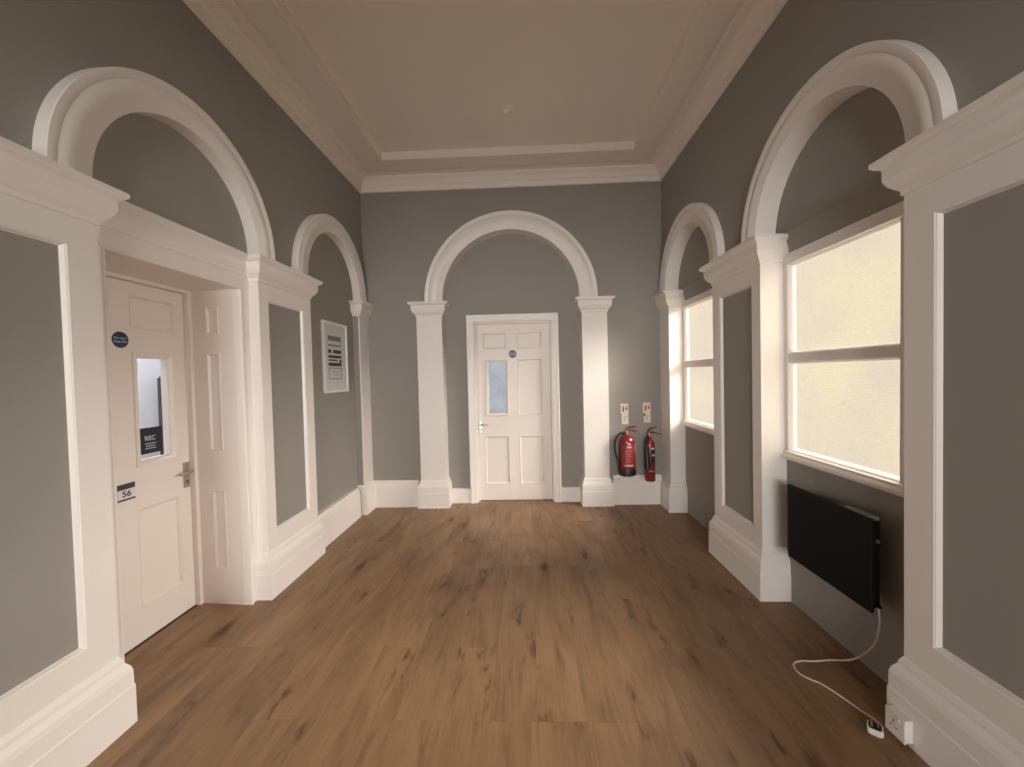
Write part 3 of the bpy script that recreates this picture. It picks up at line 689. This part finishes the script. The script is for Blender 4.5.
# socket outlet on the plinth
o = empty('wall_socket', RT(1.59, 1.45, 0.03), label='white surface mounted socket outlet on the near right plinth', cat='socket')
bm = bmesh.new(); box(bm, RT, 1.548, 1.626, 1.446, 1.474, 0.023, 0.112); obj('back_box', bm, PLAST, o, bevel=0.003)
bm = bmesh.new(); box(bm, RT, 1.545, 1.629, 1.438, 1.446, 0.020, 0.115); obj('face_plate', bm, PLAST, o, bevel=0.003)
bm = bmesh.new()
for s, z, a, b in ((1.592, 0.078, 0.002, 0.005), (1.580, 0.056, 0.0045, 0.002), (1.604, 0.056, 0.0045, 0.002)): box(bm, RT, s-a, s+a, 1.4372, 1.4390, z-b, z+b)
obj('pin_slots', bm, BLACK, o)
bm = bmesh.new(); box(bm, RT, 1.565, 1.573, 1.434, 1.439, 0.090, 0.104); obj('rocker_switch', bm, PLAST, o, bevel=0.001)

# smoke detector
o = empty('smoke_detector', (-0.112, 3.49, ZC), label='small round white smoke detector on the ceiling', cat='smoke detector')
bm = bmesh.new(); lathe(bm, [(0.052, ZC), (0.052, ZC-0.010), (0.047, ZC-0.016), (0.030, ZC-0.018)], -0.112, 3.49); obj('base', bm, CEIL, o, smooth=True)
bm = bmesh.new(); lathe(bm, [(0.036, ZC-0.015), (0.036, ZC-0.030), (0.028, ZC-0.040), (0.012, ZC-0.044), (0.002, ZC-0.045)], -0.112, 3.49); obj('sensing_chamber', bm, CEIL, o, smooth=True)

# ------------------------------------------------------------------ light
def area(name, loc, rot, sx, sy, power, col, spread=180):
    l = bpy.data.lights.new(name, 'AREA'); l.shape = 'RECTANGLE'; l.size = sx; l.size_y = sy; l.energy = power; l.color = col; l.spread = math.radians(spread)
    o = bpy.data.objects.new(name, l); COL.objects.link(o); o.location = loc; o.rotation_euler = rot; return o
# level daylight through the doorway behind the camera
area('daylight_rear', (-0.5, -5.2, 1.75), (PI/2, 0, 0), 2.6, 1.0, 145, (1.0, 0.985, 0.965), 120)
# bright sky over the yard outside the right-hand windows, reaching in downwards through the panes
def aim(loc, tgt): return (Vector(tgt)-Vector(loc)).to_track_quat('-Z', 'Y').to_euler()
loc = (4.9, 3.0, 3.5); area('daylight_yard', loc, aim(loc, (1.7, 2.9, 1.6)), 3.0, 2.2, 2300, (1.0, 0.93, 0.85))
# fill lamp added outside the bay beside the camera, to brighten the left wall
loc = (3.6, -0.7, 1.9); area('fill_left_wall', loc, aim(loc, (1.7, 0.475, 1.5)), 1.6, 1.4, 190, (1.0, 0.93, 0.87), 100)
# passage light beyond the left door
area('passage_light', (-2.9, 2.6, 3.4), (0, 0, 0), 0.8, 1.6, 90, (0.93, 0.96, 1.0))

wd = bpy.data.worlds.new('World'); S.world = wd; wd.use_nodes = True
wd.node_tree.nodes['Background'].inputs[0].default_value = (0.98, 0.87, 0.72, 1); wd.node_tree.nodes['Background'].inputs[1].default_value = 0.6

# ------------------------------------------------------------------ camera
f, yaw, pitch, roll = 393.03, 0.0357, -0.0240, -0.0237
cy, sy = math.cos(yaw), math.sin(yaw); cp_, sp_ = math.cos(pitch), math.sin(pitch)
Fw = Vector((-sy*cp_, cy*cp_, sp_)); R = Vector((cy, sy, 0)); U = R.cross(Fw)
cr, sr = math.cos(roll), math.sin(roll)
R2 = R*cr+U*sr; U2 = U*cr-R*sr
from mathutils import Matrix
cam = bpy.data.cameras.new('Camera'); co = bpy.data.objects.new('Camera', cam); COL.objects.link(co)
m3 = Matrix((R2, U2, -Fw)).transposed()
co.matrix_world = Matrix.Translation((0, 0, 1.5)) @ m3.to_4x4()
cam.sensor_fit = 'HORIZONTAL'; cam.sensor_width = 36; cam.lens = f/1024*36; cam.clip_start = 0.02
S.camera = co
S.view_settings.view_transform = 'Standard'; S.view_settings.look = 'None'; S.view_settings.gamma = 1; S.view_settings.use_curve_mapping = False
S.view_settings.exposure = 0.0
S.cycles.use_denoising = True
S.cycles.max_bounces = 12; S.cycles.diffuse_bounces = 8
